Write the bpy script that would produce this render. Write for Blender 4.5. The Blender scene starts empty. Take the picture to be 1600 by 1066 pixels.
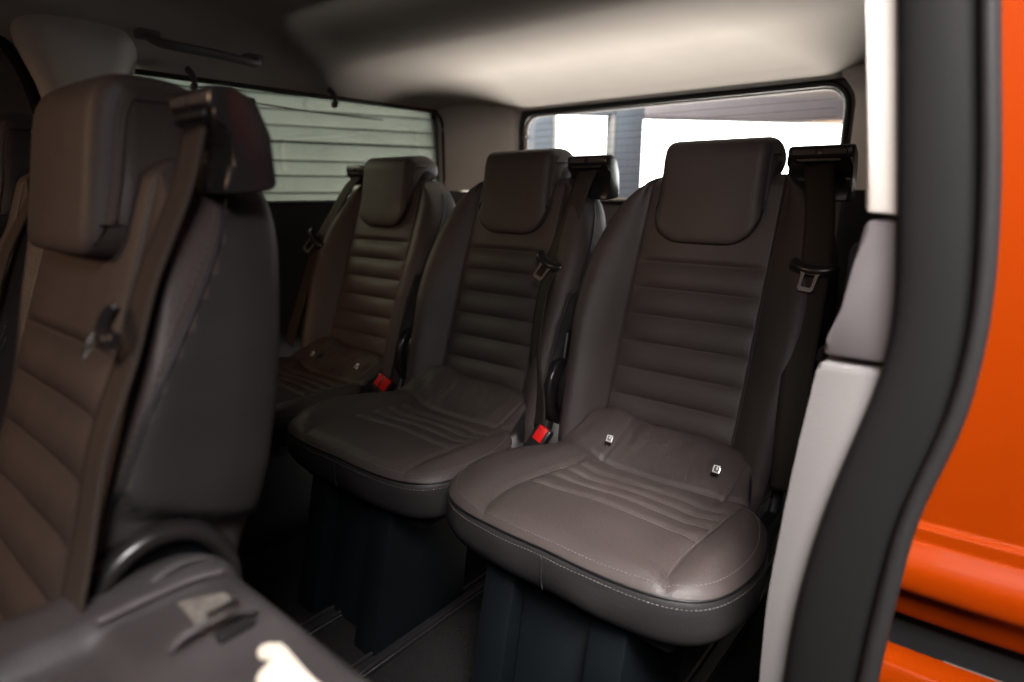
import bpy, bmesh, math, random
import numpy as np
from mathutils import Vector, Matrix, noise

random.seed(7)
R = math.radians
scene = bpy.context.scene
COL = scene.collection

# ------------------------------------------------------------------ camera
PITCH = math.atan(233 / 960)
YAW = R(39.6)
cam_data = bpy.data.cameras.new("camera")
cam_data.sensor_width = 36.0
cam_data.lens = 36.0 * 960 / 1600
cam_data.clip_start = 0.02
cam_data.clip_end = 200
cam_data.dof.use_dof = True
cam_data.dof.focus_distance = 0.98
cam_data.dof.aperture_fstop = 21.6 / 8.0
cam = bpy.data.objects.new("camera", cam_data)
COL.objects.link(cam)
cam.location = (0, 0, 0.82)
cam.rotation_euler = (math.pi / 2 - PITCH, 0, YAW)
scene.camera = cam

# ------------------------------------------------------------------ render, world, lamps
scene.view_settings.view_transform = 'Standard'
scene.view_settings.look = 'None'
scene.view_settings.exposure = 0.0
scene.view_settings.gamma = 1.0
scene.cycles.max_bounces = 8
scene.cycles.diffuse_bounces = 4
scene.cycles.glossy_bounces = 4
scene.cycles.transmission_bounces = 6
scene.cycles.transparent_max_bounces = 12
scene.cycles.caustics_reflective = False
scene.cycles.caustics_refractive = False
scene.cycles.use_denoising = True
scene.cycles.sample_clamp_indirect = 6.0

world = bpy.data.worlds.new("World")
scene.world = world
world.use_nodes = True
bg = world.node_tree.nodes["Background"]
bg.inputs[0].default_value = (0.75, 0.85, 1.0, 1)
bg.inputs[1].default_value = 0.04


def area(name, loc, target, size, power, color, spread=180):
    d = bpy.data.lights.new(name, 'AREA')
    d.shape = 'RECTANGLE'
    d.size, d.size_y = size
    d.energy = power
    d.color = color
    d.spread = R(spread)
    o = bpy.data.objects.new(name, d)
    COL.objects.link(o)
    o.location = loc
    o.rotation_euler = (Vector(target) - Vector(loc)).to_track_quat('-Z', 'Y').to_euler()
    return o


# daylight of the open workshop, high beside the sliding door (behind the camera, right)
area("workshop_lamp_side", (0.50, -0.25, 2.4), (-0.66, 0.84, 0.38), (0.9, 0.9), 15.5, (1.0, 0.96, 0.94), 36)
# workshop lamp behind the camera, shining straight in through the open door
area("workshop_lamp_door", (0.20, -0.25, 1.42), (-0.20, 0.75, 0.75), (0.4, 0.4), 15, (1.0, 0.95, 0.92))
# front half of the workshop seen through the van's front openings: warm
area("workshop_lamp_front", (-1.45, -1.6, 1.50), (-0.80, 0.25, 0.75), (0.5, 0.4), 12.5, (1.0, 0.62, 0.38))
# daylight bounced up from the yard through the tailgate window
area("daylight_rear", (-0.95, 3.4, -0.20), (-0.93, 1.6, 1.1), (2.4, 0.5), 390, (1.0, 0.90, 0.83))
# added fill light, brightens the inside of the workshop's rear wall
area("fill_light_rear", (-2.2, 2.7, 2.7), (-1.6, 5.2, 1.3), (1.2, 0.5), 130, (1.0, 0.95, 0.97))
# light between the van and the slatted wall
area("workshop_lamp_left", (-2.5, 0.9, 2.4), (-3.0, 2.2, 0.9), (0.5, 1.6), 34, (0.90, 1.0, 0.94))
# workshop lamp shining in through the far side window
area("workshop_lamp_far", (-2.65, 0.50, 1.50), (-1.20, 0.95, 0.50), (0.9, 0.4), 30, (1.0, 0.78, 0.60))

# ------------------------------------------------------------------ materials


def mat(name, base, rough=0.5, spec=0.5, metal=0.0, coat=0.0, grain=None, grain_str=0.1, grain_dist=0.002,
        soft=None, soft_str=0.1, soft_dist=0.01, vary=0.0, vary_scale=6.0, rough_vary=0.0, fibre=False, sheen=0.0):
    m = bpy.data.materials.new(name)
    m.use_nodes = True
    nt = m.node_tree
    b = nt.nodes["Principled BSDF"]
    b.inputs["Base Color"].default_value = (*base, 1)
    b.inputs["Roughness"].default_value = rough
    b.inputs["Specular IOR Level"].default_value = spec
    b.inputs["Metallic"].default_value = metal
    b.inputs["Coat Weight"].default_value = coat
    b.inputs["Coat Roughness"].default_value = 0.08
    b.inputs["Sheen Weight"].default_value = sheen
    tc = nt.nodes.new("ShaderNodeTexCoord")
    last = None
    if soft:
        n = nt.nodes.new("ShaderNodeTexNoise")
        n.inputs["Scale"].default_value = soft
        n.inputs["Detail"].default_value = 3
        nt.links.new(tc.outputs["Object"], n.inputs["Vector"])
        bp = nt.nodes.new("ShaderNodeBump")
        bp.inputs["Strength"].default_value = soft_str
        bp.inputs["Distance"].default_value = soft_dist
        nt.links.new(n.outputs[0], bp.inputs["Height"])
        last = bp
    if grain:
        if fibre:
            n = nt.nodes.new("ShaderNodeTexNoise")
            n.inputs["Detail"].default_value = 4
            out = n.outputs[0]
        else:
            n = nt.nodes.new("ShaderNodeTexVoronoi")
            n.feature = 'SMOOTH_F1'
            out = n.outputs["Distance"]
        n.inputs["Scale"].default_value = grain
        nt.links.new(tc.outputs["Object"], n.inputs["Vector"])
        bp = nt.nodes.new("ShaderNodeBump")
        bp.inputs["Strength"].default_value = grain_str
        bp.inputs["Distance"].default_value = grain_dist
        nt.links.new(out, bp.inputs["Height"])
        if last:
            nt.links.new(last.outputs[0], bp.inputs["Normal"])
        last = bp
    if last:
        nt.links.new(last.outputs[0], b.inputs["Normal"])
    if vary > 0 or rough_vary > 0:
        n = nt.nodes.new("ShaderNodeTexNoise")
        n.inputs["Scale"].default_value = vary_scale
        n.inputs["Detail"].default_value = 5
        nt.links.new(tc.outputs["Object"], n.inputs["Vector"])
        if vary > 0:
            mr = nt.nodes.new("ShaderNodeMapRange")
            mr.inputs["From Min"].default_value = 0.3
            mr.inputs["From Max"].default_value = 0.7
            mr.inputs["To Min"].default_value = 1 - vary
            mr.inputs["To Max"].default_value = 1 + vary
            nt.links.new(n.outputs[0], mr.inputs["Value"])
            mx = nt.nodes.new("ShaderNodeVectorMath")
            mx.operation = 'SCALE'
            mx.inputs[0].default_value = base
            nt.links.new(mr.outputs[0], mx.inputs["Scale"])
            nt.links.new(mx.outputs[0], b.inputs["Base Color"])
        if rough_vary > 0:
            mr = nt.nodes.new("ShaderNodeMapRange")
            mr.inputs["From Min"].default_value = 0.3
            mr.inputs["From Max"].default_value = 0.7
            mr.inputs["To Min"].default_value = max(0, rough - rough_vary)
            mr.inputs["To Max"].default_value = min(1, rough + rough_vary)
            nt.links.new(n.outputs[0], mr.inputs["Value"])
            nt.links.new(mr.outputs[0], b.inputs["Roughness"])
    return m


def glass_mat(name, tint, gloss=0.06):
    m = bpy.data.materials.new(name)
    m.use_nodes = True
    nt = m.node_tree
    nt.nodes.clear()
    out = nt.nodes.new("ShaderNodeOutputMaterial")
    tr = nt.nodes.new("ShaderNodeBsdfTransparent")
    tr.inputs[0].default_value = (*tint, 1)
    gl = nt.nodes.new("ShaderNodeBsdfGlossy")
    gl.inputs["Roughness"].default_value = 0.03
    fr = nt.nodes.new("ShaderNodeFresnel")
    fr.inputs[0].default_value = 1.45
    mx = nt.nodes.new("ShaderNodeMixShader")
    nt.links.new(fr.outputs[0], mx.inputs[0])
    nt.links.new(tr.outputs[0], mx.inputs[1])
    nt.links.new(gl.outputs[0], mx.inputs[2])
    nt.links.new(mx.outputs[0], out.inputs[0])
    return m


def emit_mat(name, color, strength):
    m = bpy.data.materials.new(name)
    m.use_nodes = True
    nt = m.node_tree
    nt.nodes.clear()
    out = nt.nodes.new("ShaderNodeOutputMaterial")
    e = nt.nodes.new("ShaderNodeEmission")
    e.inputs[0].default_value = (*color, 1)
    e.inputs[1].default_value = strength
    nt.links.new(e.outputs[0], out.inputs[0])
    return m


M = {}
M['leather'] = mat('dark_leather', (0.057, 0.0435, 0.0405), 0.55, 0.42, grain=420, grain_str=0.32, grain_dist=0.0012,
                   soft=14, soft_str=0.18, soft_dist=0.012, vary=0.12, rough_vary=0.06, vary_scale=9)
M['leather_side'] = mat('black_leather', (0.024, 0.0215, 0.0225), 0.5, 0.35, grain=420, grain_str=0.22, grain_dist=0.0012,
                        soft=10, soft_str=0.12, soft_dist=0.012, vary=0.08, rough_vary=0.06)
M['thread'] = mat('stitch_thread', (0.17, 0.155, 0.145), 0.8)
M['thread_dark'] = mat('stitch_thread_dark', (0.11, 0.10, 0.098), 0.8)
M['plastic'] = mat('black_plastic', (0.012, 0.012, 0.014), 0.45, 0.45, grain=500, grain_str=0.15, grain_dist=0.001)
M['plastic_gloss'] = mat('satin_black_plastic', (0.016, 0.014, 0.015), 0.28, 0.5)
M['plastic_grey'] = mat('grey_shell_plastic', (0.046, 0.041, 0.042), 0.5, 0.4, grain=350, grain_str=0.2, grain_dist=0.001,
                        vary=0.25, vary_scale=18, rough_vary=0.1)
M['pedestal'] = mat('blue_black_plastic', (0.0045, 0.0062, 0.0078), 0.5, 0.15, grain=450, grain_str=0.2, grain_dist=0.001, vary=0.15, vary_scale=12)
M['webbing'] = mat('belt_webbing', (0.034, 0.024, 0.019), 0.7, 0.3, grain=700, grain_str=0.5, grain_dist=0.001)
M['chrome'] = mat('latch_steel', (0.62, 0.61, 0.60), 0.25, 0.5, metal=1.0)
M['red'] = mat('red_button_plastic', (0.72, 0.012, 0.012), 0.4, 0.5)
M['badge'] = mat('badge_plastic', (0.70, 0.68, 0.66), 0.3, 0.5)
M['carpet'] = mat('dark_carpet', (0.013, 0.0125, 0.0125), 0.95, 0.1, grain=320, grain_str=0.9, grain_dist=0.004, fibre=True, vary=0.3, vary_scale=220)
M['headliner'] = mat('headliner_cloth', (0.60, 0.545, 0.495), 0.95, 0.1, grain=500, grain_str=0.15, grain_dist=0.001, fibre=True,
                     soft=5, soft_str=0.1, soft_dist=0.01, vary=0.03)
M['cream'] = mat('cream_trim', (0.72, 0.665, 0.625), 0.6, 0.35, grain=420, grain_str=0.15, grain_dist=0.001, vary=0.04)
M['grey_trim'] = mat('grey_trim', (0.10, 0.088, 0.092), 0.55, 0.35, grain=420, grain_str=0.15, grain_dist=0.001)
M['taupe_trim'] = mat('taupe_trim', (0.165, 0.156, 0.155), 0.55, 0.35, grain=420, grain_str=0.15, grain_dist=0.001, vary=0.04)
M['dark_trim'] = mat('dark_trim', (0.018, 0.017, 0.018), 0.7, 0.2, grain=420, grain_str=0.2, grain_dist=0.001)
M['rubber'] = mat('door_seal_rubber', (0.014, 0.0135, 0.014), 0.6, 0.09, grain=300, grain_str=0.1, grain_dist=0.001, soft=8, soft_str=0.1, soft_dist=0.01)
M['rubber_highlight'] = mat('seal_rubber_highlight', (0.026, 0.025, 0.026), 0.5, 0.2)  # lighter rubber colour holds the highlight along the seal's outer ridge
M['orange'] = mat('orange_paint', (0.29, 0.031, 0.0003), 0.45, 0.06, coat=0.02)
M['glass'] = glass_mat('tinted_glass', (0.45, 0.50, 0.47))
M['glass_rear'] = glass_mat('rear_glass', (0.86, 0.88, 0.88))
M['black_edge'] = mat('black_window_edge', (0.008, 0.008, 0.009), 0.4)
M['wall_white'] = mat('white_painted_board', (0.385, 0.385, 0.365), 0.7, 0.3, grain=60, grain_str=0.2, grain_dist=0.004, fibre=True, vary=0.1, vary_scale=5)
M['wall_dark'] = mat('slate_wall', (0.14, 0.165, 0.19), 0.85, 0.2, vary=0.1, vary_scale=3)
M['beam'] = mat('lilac_grey_beam', (0.36, 0.335, 0.345), 0.7, 0.2, vary=0.05)
M['concrete'] = mat('concrete', (0.30, 0.29, 0.27), 0.9, 0.2, grain=40, grain_str=0.3, grain_dist=0.005, fibre=True, vary=0.15, vary_scale=3)
M['patch_white'] = mat('warm_off_white', (0.66, 0.59, 0.50), 0.7, 0.2, vary=0.06, vary_scale=40)
M['label_print'] = mat('faded_label', (0.135, 0.122, 0.110), 0.7, 0.2, vary=0.35, vary_scale=160)
M['dome'] = mat('dome_lens', (0.85, 0.83, 0.80), 0.25)
M['sky'] = emit_mat('sky_glow', (1.0, 0.97, 0.95), 13.0)

# ------------------------------------------------------------------ object helpers


def tag(o, label=None, cat=None, group=None, kind=None):
    if label:
        o['label'] = label
    if cat:
        o['category'] = cat
    if group:
        o['group'] = group
    if kind:
        o['kind'] = kind
    return o


def empty(name, loc):
    o = bpy.data.objects.new(name, None)
    COL.objects.link(o)
    o.location = loc
    o.empty_display_size = 0.1
    return o


def link(name, mesh, parent=None):
    o = bpy.data.objects.new(name, mesh)
    COL.objects.link(o)
    if parent:
        o.parent = parent
    return o


def rootloc(o):
    v = Vector((0, 0, 0))
    while o:
        v += o.location
        o = o.parent
    return v


def mesh_from(name, verts, faces, m, smooth=True, normals=None):
    me = bpy.data.meshes.new(name)
    me.from_pydata([tuple(map(float, v)) for v in verts], [], [tuple(map(int, f)) for f in faces])
    me.update()
    if smooth:
        me.polygons.foreach_set("use_smooth", [True] * len(me.polygons))
    if normals is not None:
        me.normals_split_custom_set_from_vertices([tuple(map(float, n)) for n in normals])
    me.materials.append(m)
    return me


def put(name, verts, faces, m, parent=None, smooth=True, normals=None, world=False, kind=None):
    if world and parent:
        off = rootloc(parent)
        verts = [Vector(v) - off for v in verts]
    o = link(name, mesh_from(name, verts, faces, m, smooth, normals), parent)
    if kind:
        o['kind'] = kind
    return o


def bm_put(name, bm, m, parent=None, world=False, smooth=True, angle=40, kind=None):
    if world and parent:
        bmesh.ops.translate(bm, verts=bm.verts, vec=-rootloc(parent))
    bmesh.ops.recalc_face_normals(bm, faces=bm.faces)
    me = bpy.data.meshes.new(name)
    bm.to_mesh(me)
    bm.free()
    if smooth:
        me.polygons.foreach_set("use_smooth", [True] * len(me.polygons))
        me.set_sharp_from_angle(angle=R(angle))
    me.materials.append(m)
    o = link(name, me, parent)
    if kind:
        o['kind'] = kind
    return o


def add_box(bm, c, s, bevel=0.0, seg=2, rot=None):
    r = bmesh.ops.create_cube(bm, size=1.0)
    vs = r['verts']
    bmesh.ops.scale(bm, vec=s, verts=vs)
    if bevel > 0:
        es = list({e for v in vs for e in v.link_edges})
        rb = bmesh.ops.bevel(bm, geom=es, offset=bevel, segments=seg, affect='EDGES', profile=0.5)
        vs = list({v for f in rb['faces'] for v in f.verts} | {v for v in vs if v.is_valid})
    if rot is not None:
        bmesh.ops.rotate(bm, cent=(0, 0, 0), matrix=rot, verts=vs)
    bmesh.ops.translate(bm, vec=c, verts=vs)
    return vs


def add_prism(bm, poly, axis, a, b, bevel=0.0, seg=2):
    """extrude a 2D polygon along an axis: axis 'x' -> poly in (y,z); 'y' -> (x,z); 'z' -> (x,y)"""
    def p3(p, t):
        return {'x': (t, p[0], p[1]), 'y': (p[0], t, p[1]), 'z': (p[0], p[1], t)}[axis]
    v0 = [bm.verts.new(p3(p, a)) for p in poly]
    v1 = [bm.verts.new(p3(p, b)) for p in poly]
    n = len(poly)
    fs = [bm.faces.new(v0), bm.faces.new(v1[::-1])]
    for i in range(n):
        fs.append(bm.faces.new((v0[i], v1[i], v1[(i + 1) % n], v0[(i + 1) % n])))
    if bevel > 0:
        es = list({e for f in fs for e in f.edges})
        bmesh.ops.bevel(bm, geom=es, offset=bevel, segments=seg, affect='EDGES', profile=0.5)


def catmull(pts, sub=8, closed=False):
    P = [np.array(p, float) for p in pts]
    n = len(P)
    out = []
    rng = range(n if closed else n - 1)
    for i in rng:
        if closed:
            p0, p1, p2, p3 = P[(i - 1) % n], P[i], P[(i + 1) % n], P[(i + 2) % n]
        else:
            p1, p2 = P[i], P[i + 1]
            p0 = P[i - 1] if i > 0 else 2 * p1 - p2
            p3 = P[i + 2] if i + 2 < n else 2 * p2 - p1
        for k in range(sub):
            t = k / sub
            out.append(0.5 * ((2 * p1) + (-p0 + p2) * t + (2 * p0 - 5 * p1 + 4 * p2 - p3) * t * t
                              + (-p0 + 3 * p1 - 3 * p2 + p3) * t ** 3))
    if not closed:
        out.append(P[-1])
    return np.array(out)


def resample(path, step, closed=False):
    p = np.asarray(path, float)
    if closed:
        p = np.vstack([p, p[:1]])
    d = np.r_[0, np.cumsum(np.linalg.norm(np.diff(p, axis=0), axis=1))]
    n = max(2, int(round(d[-1] / step)))
    t = np.linspace(0, d[-1], n + 1)
    q = np.stack([np.interp(t, d, p[:, k]) for k in range(p.shape[1])], 1)
    return q[:-1] if closed else q


def tube(path, r, n=8, closed=False, ry=None, upv=(0, 0, 1)):
    """verts, faces of a swept tube; r may be a list; ry: radius along the second axis"""
    P = np.asarray(path, float)
    m = len(P)
    if closed:
        T = np.roll(P, -1, 0) - np.roll(P, 1, 0)
    else:
        T = np.gradient(P, axis=0)
    T /= np.linalg.norm(T, axis=1)[:, None] + 1e-12
    verts, faces = [], []
    U0 = np.array(upv, float)
    for i in range(m):
        t = T[i]
        a = np.cross(t, U0)
        if np.linalg.norm(a) < 1e-4:
            a = np.cross(t, (1, 0, 0.01))
        a /= np.linalg.norm(a)
        b = np.cross(a, t)
        r1 = r[i] if hasattr(r, '__len__') else r
        r2 = r1 if ry is None else (ry[i] if hasattr(ry, '__len__') else ry)
        for k in range(n):
            an = 2 * math.pi * k / n
            verts.append(P[i] + a * math.cos(an) * r1 + b * math.sin(an) * r2)
    for i in range(m if closed else m - 1):
        j = (i + 1) % m
        for k in range(n):
            l = (k + 1) % n
            faces.append((i * n + k, i * n + l, j * n + l, j * n + k))
    if not closed:
        faces.append(tuple(range(n))[::-1])
        faces.append(tuple((m - 1) * n + k for k in range(n)))
    return verts, faces


def stitches(path, length=0.0042, gap=0.0022, r=0.0006, closed=False):
    P = np.asarray(path, float)
    q = resample(P, 0.0008, closed)
    verts, faces = [], []
    step = length + gap
    nl = max(2, int(length / 0.0008))
    ns = int(step / 0.0008)
    i = 0
    while i + nl < len(q):
        a, b = Vector(q[i]), Vector(q[i + nl])
        t = (b - a).normalized()
        s = t.orthogonal().normalized()
        u = t.cross(s)
        o = len(verts)
        mid = (a + b) / 2
        for c, k in ((a, 0.4), (mid, 1.0), (b, 0.4)):
            for e in (s, u, -s, -u):
                verts.append(c + e * r * k)
        for lay in (0, 4):
            for k in range(4):
                faces.append((o + lay + k, o + lay + (k + 1) % 4, o + lay + 4 + (k + 1) % 4, o + lay + 4 + k))
        i += ns
    return verts, faces


def grid_normals(V, faces):
    V = np.asarray(V)
    N = np.zeros_like(V)
    F = np.asarray(faces)
    a, b, c, d = V[F[:, 0]], V[F[:, 1]], V[F[:, 2]], V[F[:, 3]]
    fn = np.cross(c - a, d - b)
    for k in range(4):
        np.add.at(N, F[:, k], fn)
    N /= np.linalg.norm(N, axis=1)[:, None] + 1e-15
    return N


def submesh(V, faces, N, mask):
    F = np.asarray(faces)[mask]
    idx, inv = np.unique(F.ravel(), return_inverse=True)
    return V[idx], inv.reshape(-1, 4), N[idx]


def sstep(a, b, x):
    t = np.clip((x - a) / (b - a), 0, 1)
    return t * t * (3 - 2 * t)


# ------------------------------------------------------------------ the seat module
SEAMS = [0.338, 0.385, 0.432, 0.483, 0.534, 0.585, 0.636, 0.685]
PANEL = 0.128


def yc(z):
    return 0.405 + (z - 0.35) * 0.347


_cache = {}


def SEAMK(z):
    return np.interp(z, [.45, .60, .66, .74, .82], [52, 52.5, 54, 58, 62])


def pad_low(k):
    """height of the side pad's lower edge at section index k (52 front .. 78 back)"""
    return .548 + .066 * np.clip((72 - k) / 20.0, 0, 1) ** 1.3


def build_backrest(pscale=1.0):
    zs = [0.305]
    marks = [0.305] + SEAMS + [0.83]
    for a, b in zip(marks[:-1], marks[1:]):
        k = max(4, int((b - a) / 0.006))
        if b > 0.8:
            k = 26
        ts = np.linspace(0, 1, k + 1)[1:]
        zs += [a + (b - a) * t for t in ts]
        if b < 0.8:
            zs.insert(-1, b - 0.0022)
            zs.append(b + 0.0022)
    zs = sorted(set(np.round(zs, 5)))
    wz = [0.29, 0.33, 0.40, 0.50, 0.53, 0.55, 0.57, 0.60, 0.66, 0.70, 0.74, 0.77, 0.79, 0.81, 0.825, 0.835]
    ww = [0.200, 0.215, 0.222, 0.228, 0.230, 0.232, 0.235, 0.237, 0.233, 0.226, 0.214, 0.203, 0.192, 0.176, 0.160, 0.146]
    pz = [0.29, 0.34, 0.45, 0.56, 0.64, 0.72, 0.78, 0.83]
    pp = [0.030, 0.046, 0.056, 0.060, 0.054, 0.040, 0.024, 0.010]
    rows = []
    sections = [(z, 0.0) for z in zs]
    for k in range(1, 9):
        a = k / 8 * math.pi / 2
        sections.append((0.83 + 0.022 * math.sin(a), 1 - math.cos(a)))
    for z, ins in sections:
        zz = min(z, 0.835)
        w = np.interp(zz, wz, ww)
        p = np.interp(zz, pz, pp) * pscale
        T = np.interp(zz, [0.3, 0.55, 0.83], [0.125, 0.12, 0.095])
        w -= 0.045 * ins
        xi = PANEL - 0.02 * ins
        b = w - xi
        key = [(0, 0), (xi * .3, 0), (xi * .6, 0), (xi - .008, -.0005), (xi - .0025, .001), (xi, .006), (xi + .0025, .001), (xi + .008, -p * .12),
               (xi + b * .35, -p * .68), (xi + b * .62, -p), (xi + b * .86, -p * .82), (w - .001, -p * .25),
               (w, .30 * T), (w - .002, .6 * T), (w - .014, .88 * T), (w - .05, T), (.07, T + .012), (0, T + .014)]
        half = catmull(key, 5)
        half[:, 0] = np.clip(half[:, 0], 0, None)
        full = np.vstack([half, (half * [-1, 1])[-2:0:-1]])
        X = full[:, 0]
        Y = full[:, 1]
        if ins > 0:
            Y = Y + (0.042 * (T * .5 - Y) / (T * .5)) * ins
        row = np.zeros((len(full), 3))
        row[:, 0] = X
        nn = len(full)
        kk = np.minimum(np.arange(nn), nn - np.arange(nn))
        onside = (kk >= 50) & (kk <= 78)
        shr = .013 * (1 - sstep(-.006, .005, z - pad_low(kk))) * np.where(onside, 1 - .0 * kk, 0) * sstep(50, 53, kk)
        row[:, 0] -= np.sign(X) * shr
        row[:, 1] = Y + yc(z)
        row[:, 2] = z
        # horizontal pleats on the centre panel
        front = (full[:, 1] < 0.02) & (np.abs(X) < xi - .0005)
        lat = 1 - np.clip(np.abs(X) / xi, 0, 1) ** 5
        if z <= SEAMS[-1]:
            i = int(np.clip(np.searchsorted(SEAMS, z) - 1, 0, len(SEAMS) - 2))
            t = (z - SEAMS[i]) / (SEAMS[i + 1] - SEAMS[i])
            if z < SEAMS[0]:
                bul = 0.004
            else:
                bul = 0.0105 * (1 - abs(2 * t - 1) ** 2.6) - 0.0035
        else:
            bul = 0.009 * sstep(SEAMS[-1], SEAMS[-1] + 0.012, z) - 0.0035
        row[front, 1] -= (bul * lat)[front]
        # gentle irregularity of padding
        for q in range(len(row)):
            row[q, 1] += 0.0022 * noise.noise(Vector((row[q, 0] * 9, row[q, 2] * 9, row[q, 1] * 6)))
        rows.append(row)
    G = np.array(rows)
    m, n, _ = G.shape
    V = G.reshape(-1, 3)
    I = np.arange(m * n).reshape(m, n)
    a, b = I[:-1], I[1:]
    F = np.stack([a, np.roll(a, -1, 1), np.roll(b, -1, 1), b], -1).reshape(-1, 4)
    # caps
    top_c, bot_c = len(V), len(V) + 1
    V = np.vstack([V, G[-1].mean(0) + [0, 0, 0.002], G[0].mean(0)])
    capT = np.array([(I[-1, k], I[-1, (k + 1) % n], top_c, top_c) for k in range(n)])
    N = grid_normals(V[:-2], F)
    N = np.vstack([N, [0, 0, 1], [0, 0, -1]])
    cz = V[F].mean(1)
    zc = cz[:, 2]
    rowz = np.repeat((G[:-1, 0, 2] + G[1:, 0, 2]) / 2, n)
    colx = np.tile((G[10, :, 0] + np.roll(G[10, :, 0], -1)) / 2, m - 1)
    coly = np.tile((G[10, :, 1] + np.roll(G[10, :, 1], -1)) / 2 - yc(G[10, 0, 2]), m - 1)
    centre = (np.abs(colx) < PANEL) & (coly < 0.03)
    out = []
    used = np.zeros(len(F), bool)
    for i in range(len(SEAMS) - 1):
        mk = centre & (rowz > SEAMS[i]) & (rowz < SEAMS[i + 1])
        used |= mk
        out.append(('pleat', mk))
    mk = centre & (rowz > SEAMS[-1])
    used |= mk
    out.append(('upper_panel', mk))
    res = []
    for nm, mk in out:
        res.append((nm, submesh(V, F, N, mk)))
    kcol = np.tile(np.minimum(np.arange(n), n - 1 - np.arange(n)), m - 1)
    ks = SEAMK(rowz)
    for sgn in (1, -1):
        side = (kcol >= ks) & (kcol < 76) & (np.sign(colx) == sgn) & (rowz < .815) & ~used
        up = side & (rowz >= pad_low(kcol + .5))
        lo = side & ~up & (rowz > .42)
        for nm, mk in (('side_pad', up), ('lower_side_panel', lo)):
            used |= mk
            res.append((nm, submesh(V, F, N, mk)))
    body = [tuple(f) for f in F[~used]] + [tuple(f[:3]) for f in capT] + [tuple(I[0, ::-1])]
    idx = sorted({i for f in body for i in f})
    remap = {i: k for k, i in enumerate(idx)}
    res.append(('backrest', (V[idx], [tuple(remap[i] for i in f) for f in body], N[idx])))
    # seam path along the outer side of the bolsters (+x and -x)
    kseam = 12 * 5
    def surf_at(z, k, sign):
        i = int(np.clip(np.searchsorted(G[:, 0, 2], z), 1, m - 1))
        k0 = int(k)
        f = k - k0
        a, b = (k0, k0 + 1) if sign > 0 else ((n - k0) % n, n - k0 - 1)
        t = (z - G[i - 1, 0, 2]) / (G[i, 0, 2] - G[i - 1, 0, 2] + 1e-9)
        p0 = G[i - 1, a] * (1 - f) + G[i - 1, b] * f
        p1 = G[i, a] * (1 - f) + G[i, b] * f
        return p0 * (1 - t) + p1 * t

    def seam_at(sign):
        return np.array([surf_at(z, SEAMK(z), sign) for z in np.linspace(.42, .815, 70)])
    seam = seam_at(1)
    seam2 = seam_at(-1)
    def st_at(sign):
        out = []
        for z in np.linspace(.44, .812, 90):
            p = surf_at(z, SEAMK(z) - 1.2, sign)
            c = np.array([sign * .15, yc(z) + .035, z])
            d = (p - c) / np.linalg.norm(p - c)
            out.append(p + d * .0024)
        return np.array(out)
    return res, (seam, seam2, st_at(1), st_at(-1))


OUT = [(-.205, .062), (-.17, .024), (-.10, .004), (.03, .0), (.13, .0), (.20, .010), (.245, .040), (.266, .095), (.268, .16), (.255, .215),
       (.238, .250), (.212, .275), (.196, .31), (.182, .355), (.168, .405), (.02, .424), (-.126, .405), (-.148, .355), (-.154, .305), (-.166, .268),
       (-.192, .235), (-.213, .19), (-.222, .145), (-.220, .10)]
INS_L = [(-.084, -.02), (-.080, -.005), (-.096, .033), (-.103, .095), (-.092, .164), (-.078, .217), (-.075, .25)]
INS_R = [(.205, -.02), (.201, .009), (.192, .042), (.189, .093), (.193, .167), (.196, .23), (.198, .25)]


def cush_z(x, y, d):
    """height of the cushion's upper surface at distance d from its edge"""
    xl = np.interp(y, [p[1] for p in INS_L], [p[0] for p in INS_L])
    xr = np.interp(y, [p[1] for p in INS_R], [p[0] for p in INS_R])
    s = np.minimum(x - xl, xr - x)            # >0 inside insert
    z = 0.3535 + 0.0135 * (1 - np.exp(-d / 0.010))
    z = z + 0.010 * sstep(0.0, 0.16, y) * 0.2
    z = z - 0.020 * sstep(0.05, 0.25, y) * sstep(-0.02, 0.05, s)     # insert dips to the rear
    bol = sstep(0.0, 0.045, -s) * sstep(0.0, 0.05, d)
    z = z + 0.010 * bol * (1 - sstep(.25, .31, y))
    z = z + 0.004 * sstep(0.0, 0.03, s) * sstep(.005, .03, d)
    seam_on = (1 - sstep(.255, .27, y))
    z = z - 0.0055 * np.exp(-(s / 0.0036) ** 2) * seam_on * sstep(0.0, .006, d)
    for k, yy in enumerate((.128, .170, .201, .230)):
        cy = yy + .018 * (1 - ((x - .05) / .15) ** 2)
        z = z - 0.0040 * np.exp(-((y - cy) / 0.0034) ** 2) * sstep(-.001, .006, s)
        z = z + 0.0016 * np.exp(-((y - cy - .015) / 0.012) ** 2) * sstep(-.001, .01, s)
    # rear flap rising to the backrest
    z = z + 0.056 * np.clip((y - .285) / .135, 0, 1) ** 1.25
    z = z - 0.004 * 1.8 * np.exp(-((y - .288) / 0.004) ** 2) * sstep(-.01, .01, s)
    for xs in (-.055, .165):
        z = z - 0.0045 * np.exp(-((x - xs) / 0.0035) ** 2) * sstep(.25, .27, y)
    return z


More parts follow.
